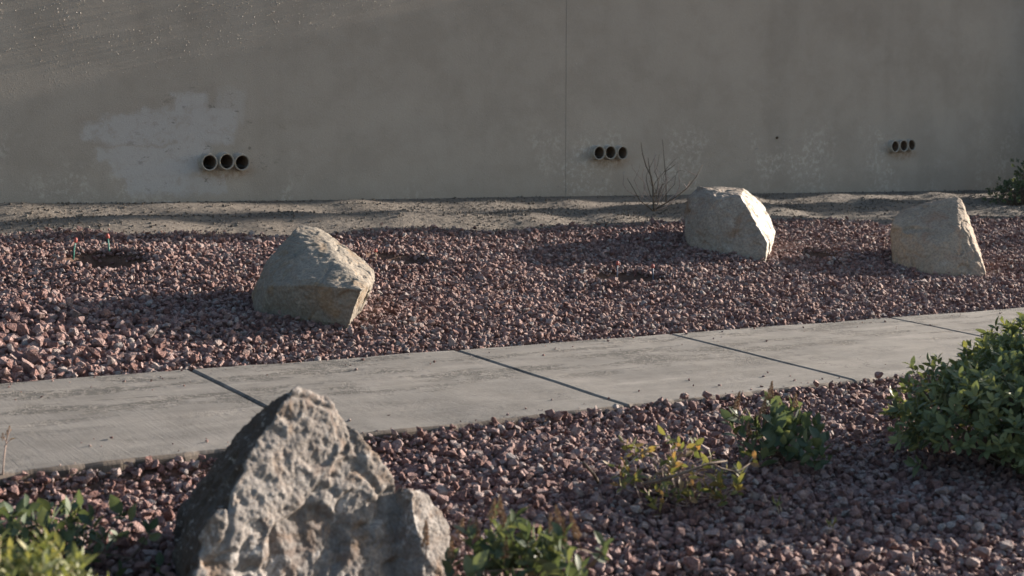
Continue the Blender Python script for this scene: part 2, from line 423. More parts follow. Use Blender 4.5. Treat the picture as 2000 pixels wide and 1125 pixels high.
at = me.attributes.new('bed', 'FLOAT', 'POINT'); at.data.foreach_set('value', bed.astype(np.float32))
tag(link('ground', me, M_SOIL), kind='structure')

# ------------------------------------------------------------------ path of cast slabs
path = tag(bpy.data.objects.new('pavement', None), kind='structure'); col.objects.link(path)
joints = [-5.35, -4.12, -2.89, -1.66, -0.43, 0.80, 2.03, 3.26, 4.49, 6.06, 7.45, 8.85, 10.2, 11.5, 12.8, 14.1, 15.4, 16.7, 18.0]
GAP = 0.0065
for k in range(len(joints) - 1):
    x0, x1 = joints[k] + GAP, joints[k + 1] - GAP
    def edge_pts(lo, hi):      # rounded arris at both ends
        n = max(4, int((hi - lo) / 0.05))
        return np.concatenate([[lo, lo + 0.003, lo + 0.009], np.linspace(lo + 0.03, hi - 0.03, n), [hi - 0.009, hi - 0.003, hi]])
    ex, ey = edge_pts(x0, x1), edge_pts(Y0, Y1)
    rx = np.minimum(ex - x0, x1 - ex); ry = np.minimum(ey - Y0, Y1 - ey)
    lip = lambda r: np.where(r < 0.009, -0.010 * (1 - np.clip(r / 0.009, 0, 1)) ** 1.6, 0)
    X, Y = np.meshgrid(ex, ey)
    Z = zplane(X, Y) + lip(rx)[None, :] + lip(ry)[:, None] + 0.0025 * vnoise(X * 4, Y * 4)
    # chipped, ragged near edge
    chip = np.clip(vnoise(X * 19, Y * 0 + k) - 0.25, 0, 1) * sstep(Y0 + 0.03, Y0, Y)
    Z = Z - 0.012 * chip
    Yj = Y + 0.010 * (vnoise(X * 13, Y * 0 + 3.0) + 0.6 * vnoise(X * 37, Y * 0)) * sstep(Y0 + 0.03, Y0, Y) + 0.006 * vnoise(X * 11, Y * 0 + 9) * sstep(Y1 - 0.03, Y1, Y)
    a, b = len(ey), len(ex)
    V = [(float(X[i, j]), float(Yj[i, j]), float(Z[i, j])) for i in range(a) for j in range(b)]
    F = [(i * b + j, i * b + j + 1, (i + 1) * b + j + 1, (i + 1) * b + j) for i in range(a - 1) for j in range(b - 1)]
    ring = [j for j in range(b)] + [i * b + b - 1 for i in range(1, a)] + [(a - 1) * b + j for j in range(b - 2, -1, -1)] + [i * b for i in range(a - 2, 0, -1)]
    o0 = len(V)
    for q in ring: V.append((V[q][0], V[q][1], float(zplane(V[q][0], V[q][1])) - 0.13))
    L = len(ring)
    for q in range(L): F.append((ring[(q + 1) % L], ring[q], o0 + q, o0 + (q + 1) % L))
    mesh_obj('slab', V, F, M_CONC, path, smooth=False)
for xj in joints[1:-1]:
    ys = np.linspace(Y0 + 0.012, Y1 - 0.012, 40); V = []; F = []
    for y in ys:
        for s in (-1, 1): V.append((xj + s * (GAP + 0.001), y, float(zplane(xj, y)) - 0.007 - 0.003 * float(vnoise(y * 15, xj)) ))
    for q in range(len(ys) - 1): F.append((2 * q, 2 * q + 1, 2 * q + 3, 2 * q + 2))
    mesh_obj('joint_filling', V, F, M_JOINT, path)

# ------------------------------------------------------------------ stucco wall with weep pipes
wall = empty('garden_wall', (6.0, YW + 0.1, 0.0), 'long beige stucco wall with weep pipes and a pale repainted patch', 'wall')
def wchild(name, bmx, mat, smooth=False):
    o = bm_obj(name, bmx, mat, wall, smooth)
    o.matrix_parent_inverse = Matrix.Translation(-wall.location)
    return o
XJ = W(1105, 200).x
PR = 0.0575
pipe_px = PIPE_PX
pipes = []
for g in pipe_px:
    c = [W(*q, y=YW - 0.045) for q in g]
    mid = c[1]
    for k, q in enumerate(c):
        off = (k - 1) * 0.1205
        pipes.append(Vector((mid.x + off, YW, q.z)))
weep = W(1517, 269)
def panel(x0, x1, mat):
    b = bmesh.new()
    vs_ = [b.verts.new(p) for p in ((x0, YW, -0.8), (x1, YW, -0.8), (x1, YW + 0.22, -0.8), (x0, YW + 0.22, -0.8), (x0, YW, WALL_TOP), (x1, YW, WALL_TOP), (x1, YW + 0.22, WALL_TOP), (x0, YW + 0.22, WALL_TOP))]
    for f in ((3, 2, 1, 0), (4, 5, 6, 7), (0, 1, 5, 4), (1, 2, 6, 5), (2, 3, 7, 6), (3, 0, 4, 7)): b.faces.new([vs_[i] for i in f])
    es = [e for e in b.edges if abs(e.verts[0].co.y - YW) < 1e-6 and abs(e.verts[1].co.y - YW) < 1e-6 and abs(e.verts[0].co.x - e.verts[1].co.x) < 1e-6]
    bmesh.ops.bevel(b, geom=es, offset=0.002, segments=2, affect='EDGES')
    o = wchild('panel', b, mat)
    cb = bmesh.new(); hit = False
    for c, r in [(q, PR - 0.0025) for q in pipes] + [(weep, 0.012)]:
        if x0 < c.x < x1:
            hit = True
            bmesh.ops.create_cone(cb, cap_ends=True, segments=32, radius1=r, radius2=r, depth=0.6, matrix=Matrix.Translation(c) @ Matrix.Rotation(R(90), 4, 'X'))
    if hit:
        cme = bpy.data.meshes.new('cut'); cb.to_mesh(cme)
        co = bpy.data.objects.new('cut', cme); col.objects.link(co)
        co.location = (0, 0, 0)
        md = o.modifiers.new('b', 'BOOLEAN'); md.operation = 'DIFFERENCE'; md.object = co; md.solver = 'EXACT'
        md.use_self = True
        bpy.context.view_layer.update()
        dg = bpy.context.evaluated_depsgraph_get()
        nm = bpy.data.meshes.new_from_object(o.evaluated_get(dg))
        o.modifiers.clear(); o.data = nm
        bpy.data.objects.remove(co); bpy.data.meshes.remove(cme)
    cb.free()
    return o
panel(-14.0, XJ - 0.0018, M_STUC_P)
panel(XJ + 0.0018, 22.0, M_STUC)
def boxbm(x0, x1, y0, y1, z0, z1, bev=0.0):
    b = bmesh.new()
    bmesh.ops.create_cube(b, size=1, matrix=Matrix.Translation(((x0 + x1) / 2, (y0 + y1) / 2, (z0 + z1) / 2)) @ Matrix.Diagonal((x1 - x0, y1 - y0, z1 - z0, 1)))
    if bev: bmesh.ops.bevel(b, geom=list(b.edges), offset=bev, segments=2, affect='EDGES')
    return b
wchild('control_joint', boxbm(XJ - 0.005, XJ + 0.005, YW + 0.0025, YW + 0.2, -0.7, WALL_TOP - 0.01), M_PIPE)
wchild('cap', boxbm(-14.1, 22.1, YW + 0.004, YW + 0.27, WALL_TOP + 0.001, WALL_TOP + 0.07, 0.012), M_STUC)
pil = empty('shade_pilaster', (13.2, YW - 0.15, float(gz(13.2, YW - .15))), 'unseen stucco pilaster added past the leafy shrub to shade the long wall', 'pilaster')  # unseen pier, added to keep most of the wall in shade
for nm, bb in (('shaft', boxbm(13.0, 13.45, YW - 0.28, YW + 0.02, -0.2, 3.48, 0.012)), ('cap', boxbm(12.97, 13.48, YW - 0.31, YW + 0.04, 3.475, 3.54, 0.015))):
    o = bm_obj(nm, bb, M_STUC, pil); o.matrix_parent_inverse = Matrix.Translation(-pil.location)

def ring_tube(r0, r1, y0, y1, n=32):
    V, F = [], []
    prof = [(r1, y1), (r1, y0 + 0.002), (r1 - 0.002, y0), (r0 + 0.002, y0), (r0, y0 + 0.003), (r0, y1)]
    for r, y in prof:
        for k in range(n):
            a = 2 * math.pi * k / n
            V.append((r * math.cos(a), y, r * math.sin(a)))
    for i in range(len(prof) - 1):
        for k in range(n): F.append((i * n + k, i * n + (k + 1) % n, (i + 1) * n + (k + 1) % n, (i + 1) * n + k))
    return V, F
where = [['closest to the repainted patch', 'in the middle of the trio', 'farthest from the patch'], ['closest to the wall joint', 'in the middle of the trio', 'closest to the bare shrub'], ['closest to the small weep hole', 'in the middle of the trio', 'closest to the leafy wall shrub']]
site = ['weep pipe stub beside the pale patch,', 'weep pipe stub just past the wall joint,', 'weep pipe stub above the buff boulder,']
for i, p in enumerate(pipes):
    g, k = divmod(i, 3)
    o = empty('drain_pipe', p, 'round %s %s' % (site[g], where[g][k]), 'pipe', 'weep pipes in the stucco wall')
    pr = 0.05 + 0.012 * rng.random()
    V, F = ring_tube(PR - 0.0095, PR, -pr, 0.015)
    rim = mesh_obj('rim', V, F, M_PIPE, o, True)
    o.rotation_euler = (rng.normal(0, .06), 0, rng.normal(0, .06))
    n = 40; V, F = [], []
    rr = [PR * (1.03 + 0.16 * abs(float(vnoise(k_ * 0.55 + i * 9, 2.0)))) for k_ in range(n)]
    for k_ in range(n):
        a = 2 * math.pi * k_ / n
        for r_, y_ in ((PR - 0.002, -0.010 - 0.006 * rng.random()), (rr[k_] * .97, -0.007), (rr[k_] + .004, 0.001)): V.append((r_ * math.cos(a), y_, r_ * math.sin(a)))
    for k_ in range(n):
        for j_ in range(2): F.append((k_ * 3 + j_, k_ * 3 + j_ + 1, ((k_ + 1) % n) * 3 + j_ + 1, ((k_ + 1) % n) * 3 + j_))
    mesh_obj('mortar_collar', V, F, M_STUC, o, True)
    V, F = [], []
    n = 28
    prof = [(PR - 0.0097, -pr + 0.012), (PR - 0.0097, 0.17), (0.0, 0.172)]
    for r, y in prof:
        for q in range(n):
            a = 2 * math.pi * q / n; V.append((max(r, 1e-4) * math.cos(a), y, max(r, 1e-4) * math.sin(a)))
    for a_ in range(2):
        for q in range(n): F.append((a_ * n + q, (a_ + 1) * n + q, (a_ + 1) * n + (q + 1) % n, a_ * n + (q + 1) % n))
    mesh_obj('bore', V, F, M_PIPE_IN, o, True)
    # silt lying in the pipe
    V, F = [], []
    for a_ in range(6):
        y = -pr + 0.02 + a_ * 0.03
        for s in range(5):
            x = (s / 4 - 0.5) * 0.072
            V.append((x, y, -PR + 0.022 + 0.005 * rng.random() + 0.003 * a_ - 0.2 * abs(x) * 0))
    for a_ in range(5):
        for s in range(4): F.append((a_ * 5 + s, a_ * 5 + s + 1, (a_ + 1) * 5 + s + 1, (a_ + 1) * 5 + s))
    mesh_obj('silt', V, F, M_JOINT, o, True)
V, F = ring_tube(0.008, 0.0125, -0.012, 0.05, 16)
wh = mesh_obj('weep_tube', V, F, M_BARK, None, True); wh.location = weep
tag(wh, 'tiny dark weep tube in the wall between bare shrub and far pipes', 'tube')

# ------------------------------------------------------------------ boulders
def boulder(name, label, hulls, mat, voxel, amps, base, patina_or_sunlit=None, chips=(80, 0.03, 0.11, 0.004)):
    bmj = bmesh.new()
    for pts in hulls:
        b = bmesh.new()
        for p in pts: b.verts.new(p)
        r = bmesh.ops.convex_hull(b, input=list(b.verts))
        bmesh.ops.delete(b, geom=[v for v in b.verts if not v.link_faces], context='VERTS')
        t = bpy.data.meshes.new('t'); b.to_mesh(t); b.free(); bmj.from_mesh(t); bpy.data.meshes.remove(t)
    o = bm_obj(name, bmj, None)
    md = o.modifiers.new('r', 'REMESH'); md.mode = 'VOXEL'; md.voxel_size = voxel
    bpy.context.view_layer.update()
    nm = bpy.data.meshes.new_from_object(o.evaluated_get(bpy.context.evaluated_depsgraph_get()))
    o.modifiers.clear(); old = o.data; o.data = nm; bpy.data.meshes.remove(old)
    n = len(nm.vertices)
    co = np.empty(n * 3); nm.vertices.foreach_get('co', co); co = co.reshape(-1, 3)
    no = np.empty(n * 3); nm.vertices.foreach_get('normal', no); no = no.reshape(-1, 3)
    x, y, z = co.T
    if patina_or_sunlit is not None: pat = patina_or_sunlit(co, no)
    s = sum(ord(c_) for c_ in label) * 0.37
    rr = np.random.default_rng(int(s * 10))
    for _ in range(chips[0]):      # knock flat flakes off the hull
        k = int(rr.integers(n)); Rr = chips[1] + (chips[2] - chips[1]) * rr.random() ** 2
        nn = no[k] + rr.normal(0, 0.13, 3); nn /= np.linalg.norm(nn)
        rel = co - (co[k] - nn * chips[3] * rr.random() * (Rr / chips[2]) ** .5)
        hgt = rel @ nn; rad = np.sqrt(np.maximum((rel ** 2).sum(1) - hgt ** 2, 0))
        sel = (hgt > 0) & (rad < Rr) & (hgt < Rr * .3)
        wgt = sstep(Rr, Rr * 0.86, rad[sel])
        co[sel] -= nn[None] * (hgt[sel] * wgt)[:, None]
    x, y, z = co.T
    d = 0
    for (f, a, kind) in amps:
        q = (x * f + s, y * f - s, z * f + 3)
        if kind == 'f': d = d + a * fbm(*q, o=3)
        elif kind == 'r': d = d + a * (0.5 - np.abs(fbm(*q, o=3)) * 1.3)
        elif kind == 'c': d = d - a * sstep(0.10, 0.0, np.abs(fbm(*q, o=3)))
        elif kind == 'w':
            wx, wy = fbm(x * f * .5 + 5, y * f * .5, z * f * .5, 2), fbm(x * f * .5, y * f * .5 + 8, z * f * .5, 2)
            d = d + a * fbm(q[0] + 1.6 * wx, q[1] + 1.6 * wy, q[2] * 1.25 + 1.2 * wx, o=3)
        elif kind == 't': d = d + a * (np.floor(fbm(*q, o=2) * 2.2) / 2.2)
    co = co + no * np.asarray(d)[:, None]
    nm.vertices.foreach_set('co', co.ravel()); nm.update()
    nm.polygons.foreach_set('use_smooth', [True] * len(nm.polygons))
    if patina_or_sunlit is not None:
        a = nm.attributes.new('patina_or_sunlit', 'FLOAT', 'POINT'); a.data.foreach_set('value', pat.astype(np.float32))
    nm.materials.clear(); nm.materials.append(mat)
    nm.transform(Matrix.Translation(-base)); o.location = base
    return tag(o, label, 'boulder', 'boulders set in the gravel beds')
DT = -0.13
def pts(lst, sink=0.07, low=None):
    lst = [(a_, b_, c_ + DT) for a_, b_, c_ in lst]; low = [(a_, b_, c_ + DT) for a_, b_, c_ in low] if low else None
    out = [P(*q) for q in lst]
    if low:
        for q in low: v = P(*q); out.append(v - Vector((0, 0, sink)))
    return out
A1 = [(2.5, .006, 'f'), (4, .007, 'c'), (14, .004, 'w'), (34, .0028, 'f'), (85, .0016, 'f')]
low = [(665, 634, 6.6), (626, 630, 6.62), (545, 612, 6.72), (500, 597, 6.8), (690, 612, 7.0), (560, 590, 7.35), (680, 600, 7.3)]
boulder('boulder', 'grey angular boulder with a flat sloping top beside the dug soil holes', [pts(low + [(490, 574, 6.95), (524, 559, 6.66), (588, 556, 6.52), (650, 560, 6.47), (709, 566, 6.44), (735, 548, 6.85), (731, 525, 6.95), (716, 578, 6.75), (686, 612, 6.65), (586, 440, 7.05), (618, 444, 7.08), (637, 453, 7.1), (699, 498, 7.0), (575, 449, 7.0), (562, 465, 6.95), (528, 501, 6.9), (511, 535, 6.9), (496, 559, 6.88), (600, 475, 7.4), (690, 540, 7.35), (550, 545, 7.35)], 0.09, low)], M_ROCK_1, 0.0065, A1, G(620, 622))
low = [(1493, 510, 9.3), (1440, 509, 9.34), (1389, 506, 9.42), (1348, 484, 9.55), (1380, 480, 10.1), (1495, 490, 10.0)]
boulder('boulder', 'blocky tan boulder with a bright white right side near the bare shrub', [pts(low + [(1336, 447, 9.7), (1400, 389, 9.45), (1446, 382, 9.42), (1467, 418, 9.38), (1480, 447, 9.34), (1499, 475, 9.3), (1335, 409, 9.78), (1344, 384, 9.78), (1371, 425, 9.5), (1360, 364, 9.85), (1416, 367, 9.95), (1453, 368, 9.95), (1464, 377, 9.98), (1487, 396, 10.0), (1501, 417, 9.98), (1516, 454, 9.92), (1510, 475, 9.78), (1380, 410, 10.25), (1480, 425, 10.25)], 0.09, low)], M_ROCK_3, 0.0065, A1, G(1430, 500), lambda co, no: sstep(0.45, 0.62, no @ np.array(rt)))  # mask picks the sunward side, which gets the painted-in sunlight
low = [(1928, 535, 9.62), (1880, 535, 9.58), (1825, 532, 9.58), (1782, 522, 9.7), (1743, 502, 9.9), (1780, 500, 10.3), (1900, 510, 10.2)]
boulder('boulder', 'buff wedge-shaped boulder with a pointed top near the leafy wall shrub', [pts(low + [(1740, 461, 9.98), (1742, 434, 9.92), (1754, 428, 9.97), (1757, 412, 10.1), (1778, 405, 10.15), (1817, 397, 10.17), (1845, 388, 10.15), (1870, 385, 10.05), (1877, 389, 10.06), (1884, 408, 10.12), (1896, 438, 10.05), (1905, 461, 9.95), (1917, 496, 9.80), (1790, 459, 9.74), (1837, 481, 9.63), (1870, 442, 9.76), (1896, 457, 9.76), (1790, 440, 10.4), (1870, 420, 10.35)], 0.09, low)], M_ROCK_2, 0.0065, A1, G(1830, 525))
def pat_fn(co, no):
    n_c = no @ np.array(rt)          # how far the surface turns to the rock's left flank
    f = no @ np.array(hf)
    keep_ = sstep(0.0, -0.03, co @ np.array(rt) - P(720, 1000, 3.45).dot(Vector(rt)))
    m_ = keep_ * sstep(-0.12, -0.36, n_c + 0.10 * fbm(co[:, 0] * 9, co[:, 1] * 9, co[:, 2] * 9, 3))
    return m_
DF = -0.2; DT = 0.0
def sh(l): return [(a_, b_, c_ + DF) for a_, b_, c_ in l]
low = sh([(560, 1165, 3.40), (700, 1165, 3.53), (790, 1165, 3.62), (370, 1165, 3.23), (345, 1130, 3.7), (420, 1100, 4.0), (760, 1080, 4.0)])
main = pts(low + sh([(567, 760, 3.52), (558, 835, 3.49), (551, 877, 3.475), (508, 948, 3.42), (456, 1011, 3.355), (386, 1056, 3.28), (372, 1125, 3.245), (582, 757, 3.55), (600, 770, 3.57), (636, 774, 3.6), (656, 798, 3.6), (709, 854, 3.635), (754, 917, 3.66), (775, 949, 3.67), (538, 777, 3.62), (480, 829, 3.74), (431, 889, 3.82), (386, 942, 3.88), (351, 990, 3.88), (341, 1028, 3.82), (342, 1080, 3.72), (600, 850, 3.95), (690, 940, 3.95), (500, 950, 4.05)]), 0.1, low)
low2 = sh([(885, 1165, 3.68), (830, 1165, 3.61), (776, 1165, 3.62), (860, 1100, 3.95)])
lump = pts(low2 + sh([(775, 951, 3.66), (800, 957, 3.64), (831, 964, 3.69), (864, 998, 3.73), (879, 1036, 3.73), (879, 1095, 3.71), (800, 1010, 3.645), (790, 1100, 3.62), (850, 1050, 3.66), (800, 1000, 3.95)]), 0.1, low2)
AF = [(4, .006, 'f'), (3.2, .008, 'c'), (12, .0028, 'f'), (32, .0022, 'f'), (70, .0022, 'f'), (140, .0017, 'f'), (230, .0012, 'f')]
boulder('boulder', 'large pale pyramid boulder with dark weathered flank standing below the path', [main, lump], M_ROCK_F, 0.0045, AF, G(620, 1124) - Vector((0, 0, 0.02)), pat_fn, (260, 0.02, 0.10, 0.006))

# ------------------------------------------------------------------ gravel (uncountable): instanced crushed stone
def stone_protos(prefix, n, mat, seed):
    r = np.random.default_rng(seed)
    c = bpy.data.collections.new(prefix)
    for i in range(n):
        b = bmesh.new()
        k = int(r.integers(11, 19))
        p = r.normal(size=(k, 3)); p /= np.linalg.norm(p, axis=1)[:, None]
        p *= (0.82 + 0.18 * r.random((k, 1))) * np.array([[1.0, 0.62 + 0.3 * r.random(), 0.48 + 0.26 * r.random()]])
        for q in p: b.verts.new(q * 0.5)
        bmesh.ops.convex_hull(b, input=list(b.verts))
        bmesh.ops.delete(b, geom=[v for v in b.verts if not v.link_faces], context='VERTS')
        m_ = bpy.data.meshes.new('stone'); b.to_mesh(m_); b.free(); m_.materials.append(mat)
        c.objects.link(bpy.data.objects.new('stone', m_))
    return c
def scatter(name, P3, size, tilt, coll, nvar, label, cat, sunk=0.18):
    n = len(P3)
    me = bpy.data.meshes.new(name)
    me.vertices.add(n)
    P3 = P3.copy(); P3[:, 2] += size * sunk
    me.vertices.foreach_set('co', P3.astype(np.float32).ravel())
    def attr(nm, typ, data, key):
        a = me.attributes.new(nm, typ, 'POINT'); a.data.foreach_set(key, data)
    rot = np.stack([rng.normal(0, tilt, n), rng.normal(0, tilt, n), rng.random(n) * 6.283], 1)
    attr('rot', 'FLOAT_VECTOR', rot.astype(np.float32).ravel(), 'vector')
    sc = np.stack([size * (0.85 + 0.3 * rng.random(n)), size * (0.85 + .3 * rng.random(n)), size * (0.8 + .5 * rng.random(n))], 1)
    attr('scl', 'FLOAT_VECTOR', sc.astype(np.float32).ravel(), 'vector')
    attr('idx', 'INT', rng.integers(0, nvar, n).astype(np.int32), 'value')
    o = tag(link(name, me), label, cat, None, 'stuff')
    ng = bpy.data.node_groups.new(name, 'GeometryNodeTree')
    ng.interface.new_socket('Geometry', in_out='INPUT', socket_type='NodeSocketGeometry')
    ng.interface.new_socket('Geometry', in_out='OUTPUT', socket_type='NodeSocketGeometry')
    N = ng.nodes.new
    gi, go, ci, ip = N('NodeGroupInput'), N('NodeGroupOutput'), N('GeometryNodeCollectionInfo'), N('GeometryNodeInstanceOnPoints')
    ci.inputs['Collection'].default_value = coll; ci.inputs['Separate Children'].default_value = True; ci.inputs['Reset Children'].default_value = True
    ip.inputs['Pick Instance'].default_value = True
    L = ng.links.new
    L(gi.outputs[0], ip.inputs['Points']); L(ci.outputs[0], ip.inputs['Instance'])
    for nm, typ, sock in (('rot', 'FLOAT_VECTOR', 'Rotation'), ('scl', 'FLOAT_VECTOR', 'Scale'), ('idx', 'INT', 'Instance Index')):
        a = N('GeometryNodeInputNamedAttribute'); a.data_type = typ; a.inputs['Name'].default_value = nm
        L(a.outputs[0], ip.inputs[sock])
    L(ip.outputs[0], go.inputs[0])
    o.modifiers.new('scatter', 'NODES').node_group = ng
    return o
def in_view(x, y, margin):
    r_ = x * rt[0] + y * rt[1]; f_ = x * hf[0] + y * hf[1]
    return (np.abs(r_) < f_ * 0.372 + margin) & (f_ > 2.1)
def jgrid(x0, x1, y0, y1, s):
    xs = np.arange(x0, x1, s); ys = np.arange(y0, y1, s * 0.87)
    X, Y = np.meshgrid(xs, ys); X = X + (np.arange(len(ys)) % 2)[:, None] * s / 2
    X = (X + rng.normal(0, s * 0.26, X.shape)).ravel(); Y = (Y + rng.normal(0, s * 0.26, Y.shape)).ravel()
    return X, Y
NV = 18
STONES = stone_protos('crushed_stone', NV, M_GRAVEL, 5)
GRITS = stone_protos('grit_stone', 8, M_GRIT, 6)
def outside_pits(x, y, lim=1.0):
    k = np.ones(len(x), bool)
    for p in PITS: k &= pit_r(x, y, p) > lim + 0.1 * rng.random(len(x)) - 0.9 * (rng.random(len(x)) < 0.10)
    return k
def gravel_bed(y0, y1, test, s0, lay):
    Xs, Ys, Zs, Ss = [], [], [], []
    for (sp, lift, keep, szm) in lay:
        X, Y = jgrid(-1.4, 15.5, y0, y1, sp)
        k = in_view(X, Y, 0.9) & test(X, Y) & (rng.random(len(X)) < keep)
        X, Y = X[k], Y[k]
        k = outside_pits(X, Y); X, Y = X[k], Y[k]
        S = s0(X, Y) * np.clip(np.exp(rng.normal(-0.05, 0.36, len(X))), .4, 2.1) * szm
        Xs.append(X); Ys.append(Y); Ss.append(S); Zs.append(gz(X, Y) + lift * S)
    return np.stack([np.concatenate(Xs), np.concatenate(Ys), np.concatenate(Zs)], 1), np.concatenate(Ss)
def top_test(X, Y): return (Y > Y1 + 0.012) & (Y < ybound(X) + 0.05 * rng.normal(size=len(X)) - 0.02)
size_top = lambda X, Y: 0.027 + 0.017 * sstep(2.6, 1.2, X) * sstep(7.0, 6.0, Y)
p3, sz = gravel_bed(Y1, 8.5, top_test, size_top, [(0.0212, 0.0, 1.0, 1.0), (0.025, 0.45, 0.75, 0.9), (0.017, 0.5, 0.5, 0.45)])
def strays(n, ya, yb):      # loose chips kicked onto the path
    X = rng.uniform(0.2, 9, n); Y = ya + (yb - ya) * rng.random(n) ** 2.2
    return np.stack([X, Y, zplane(X, Y) + 0.001], 1), 0.006 + 0.014 * rng.random(n) ** 2
q3, qs = strays(170, Y1 - 0.012, Y1 - 0.35); p3 = np.concatenate([p3, q3]); sz = np.concatenate([sz, qs])
scatter('gravel', p3, sz, 0.5, STONES, NV, 'bed of crushed red-brown gravel between the path and the bare dirt', 'gravel')
size_low = lambda X, Y: 0.0275 + 0 * X
p3, sz = gravel_bed(1.6, Y0, lambda X, Y: (Y < Y0 - 0.010), size_low, [(0.0205, 0.0, 1.0, 1.0), (0.024, 0.45, 0.75, 0.9), (0.017, 0.5, 0.5, 0.45)])
q3, qs = strays(150, Y0 + 0.015, Y0 + 0.3); p3 = np.concatenate([p3, q3]); sz = np.concatenate([sz, qs])
scatter('gravel', p3, sz, 0.5, STONES, NV, 'bed of crushed red gravel around the shrubs below the path', 'gravel')
X, Y = jgrid(0.5, 15.0, 7.5, YW, 0.019)
k = in_view(X, Y, 0.6) & (Y > ybound(X) - 0.10 * rng.random(len(X))) & (rng.random(len(X)) < 0.25 + 0.6 * sstep(-.2, .6, vnoise(X * 2, Y * 4)))
X, Y = X[k], Y[k]
scatter('grit', np.stack([X, Y, gz(X, Y)], 1), 0.006 + 0.020 * rng.random(len(X)) ** 5, 0.6, GRITS, 8, 'pale coarse grit strewn over the bare dirt at the wall foot', 'grit')
print('grit', len(X))

# thrown-on stucco nubs standing proud of the wall face, thick in the rough upper area, thin elsewhere
NUBS = stone_protos('stucco_nub', 6, plain('sunlit_nub', (0.40, 0.36, 0.32), (0.50, 0.455, 0.41), 0.9), 9)  # nubs coloured paler than the wall to paint in sunlit specks
X = rng.uniform(0.5, 14, 60000); Z = rng.uniform(0.3, 2.4, 60000)
line = 1.15 + 0.20 * (X - 2.6) + 0.12 * vnoise(X * 1.7, X * 0 + 5)
dens = sstep(-0.05, 0.25, Z - line) * sstep(0.75, 0.30, Z - line) * (0.3 + 0.7 * sstep(-0.35, 0.3, fbm(X * 2.2, Z * 3.0 + 3, o=3))) * sstep(7.2, 5.0, X)
dens = dens + 0.30 * sstep(0.25, 0.5, fbm(X * 1.6 + 9, Z * 1.9, o=3)) * sstep(1.0, 0.7, Z) * sstep(5.2, 6.9, X) + 0.012
k = rng.random(60000) < dens * 0.45
X, Z = X[k], Z[k]
nub = scatter('stucco_nub', np.stack([X, np.full(len(X), YW - 0.0022), Z], 1), 0.0072 + 0.005 * rng.random(len(X)) ** 2, 1.5, NUBS, 6, None, None, 0.0)
nub.parent = wall; nub.matrix_parent_inverse = Matrix.Translation(-wall.location)
print('nubs', len(X))

# ------------------------------------------------------------------ plants
def leaf_mesh(name, mat, w=0.42, fold=0.25, curl=0.18, obov=0.6):
    V, F = [], []
    ts = [0, 0.2, 0.45, 0.7, 0.88, 1.0]
    for t in ts:
        hw = w * 0.5 * (math.sin(math.pi * min(1, t ** (1.0 / (2 * (1 - obov) + 0.2)) * 0.97 + 0.03)) if 0 < t < 1 else 0.06)
        for sx in (-1, 0, 1):
            V.append((sx * hw, t, fold * abs(sx) * hw - curl * t * t))
    for i in range(len(ts) - 1):
        for j in range(2): F.append((i * 3 + j, i * 3 + j + 1, (i + 1) * 3 + j + 1, (i + 1) * 3 + j))
    me = bpy.data.meshes.new(name); me.from_pydata(V, [], F); me.update()
    me.polygons.foreach_set('use_smooth', [True] * len(me.polygons)); me.materials.append(mat)
    return me
def leaf_matrix(p, d, L, up=(0, 0, 1), roll=0.35):
    y = Vector(d).normalized(); z = Vector(up) + Vector(rng.normal(0, roll, 3))
    x = y.cross(z)
    if x.length < 1e-3: x = y.orthogonal()
    x.normalize(); z = x.cross(y)
    m_ = Matrix((x, y, z)).transposed().to_4x4()
    return Matrix.Translation(p) @ m_ @ Matrix.Diagonal((L * (0.85 + 0.3 * rng.random()), L, L, 1))
def rosette(p, d, n, L, spread=1.0, stemlen=0.03):
    d = Vector(d).normalized(); a = d.orthogonal().normalized(); b = d.cross(a); out = []
    ph = rng.random() * 6.28
    for k in range(n):
        th = ph + k * 2.39996
        f = k / max(1, n - 1)
        s = spread * (1.15 - 0.75 * f) * (0.8 + 0.4 * rng.random())
        dirn = d + (a * math.cos(th) + b * math.sin(th)) * s
        out.append(leaf_matrix(Vector(p) - d * stemlen * (1 - f), dirn, L * (0.75 + 0.4 * rng.random()), d))
    return out
def add_leaves(root, mats, me, cap=300):
    base = root.location
    cpos = Vector(CAM)
    mats = sorted(mats, key=lambda m_: (m_.translation - cpos).length)
    seen = []; rest = []
    for m_ in mats:
        q = m_.translation - cpos
        f_ = q.dot(Vector(hf)); r_ = q.dot(Vector(rt))
        (seen if len(seen) < cap and abs(r_) < f_ * 0.375 else rest).append(m_)
    for m_ in seen:
        o = bpy.data.objects.new('leaf', me); o.parent = root
        o.matrix_local = Matrix.Translation(-base) @ m_
        col.objects.link(o)
    if rest: joined('foliage', root, rest, me, kind='stuff')
def joined(name, root, mats, me, kind=None):
    n = len(me.vertices); co = np.empty(n * 3); me.vertices.foreach_get('co', co); co = np.c_[co.reshape(-1, 3), np.ones(n)]
    fs = [tuple(p.vertices) for p in me.polygons]
    V, F = [], []
    for i, m_ in enumerate(mats):
        V.append((co @ np.array(Matrix.Translation(-root.location) @ m_).T)[:, :3]); F += [tuple(v + i * n for v in f) for f in fs]
    o = mesh_obj(name, np.concatenate(V), F, me.materials[0], root, True)
    return tag(o, kind=kind)
def stems_obj(root, paths, mat, name='stem', n=5, single=True):
    V, F = [], []
    for p_, r_ in paths:
        if not single: V, F = [], []
        tube([Vector(q) - root.location for q in p_], r_, n, V, F)
        if not single: mesh_obj(name, V, F, mat, root, True)
    if single and V: mesh_obj(name, V, F, mat, root, True)
def curve(a, b, bend=0.1, n=6):
    a, b = Vector(a), Vector(b); L = (b - a).length
    o = Vector(rng.normal(0, bend, 3)) * L
    return [a.lerp(b, t) + o * math.sin(math.pi * t) for t in np.linspace(0, 1, n)]
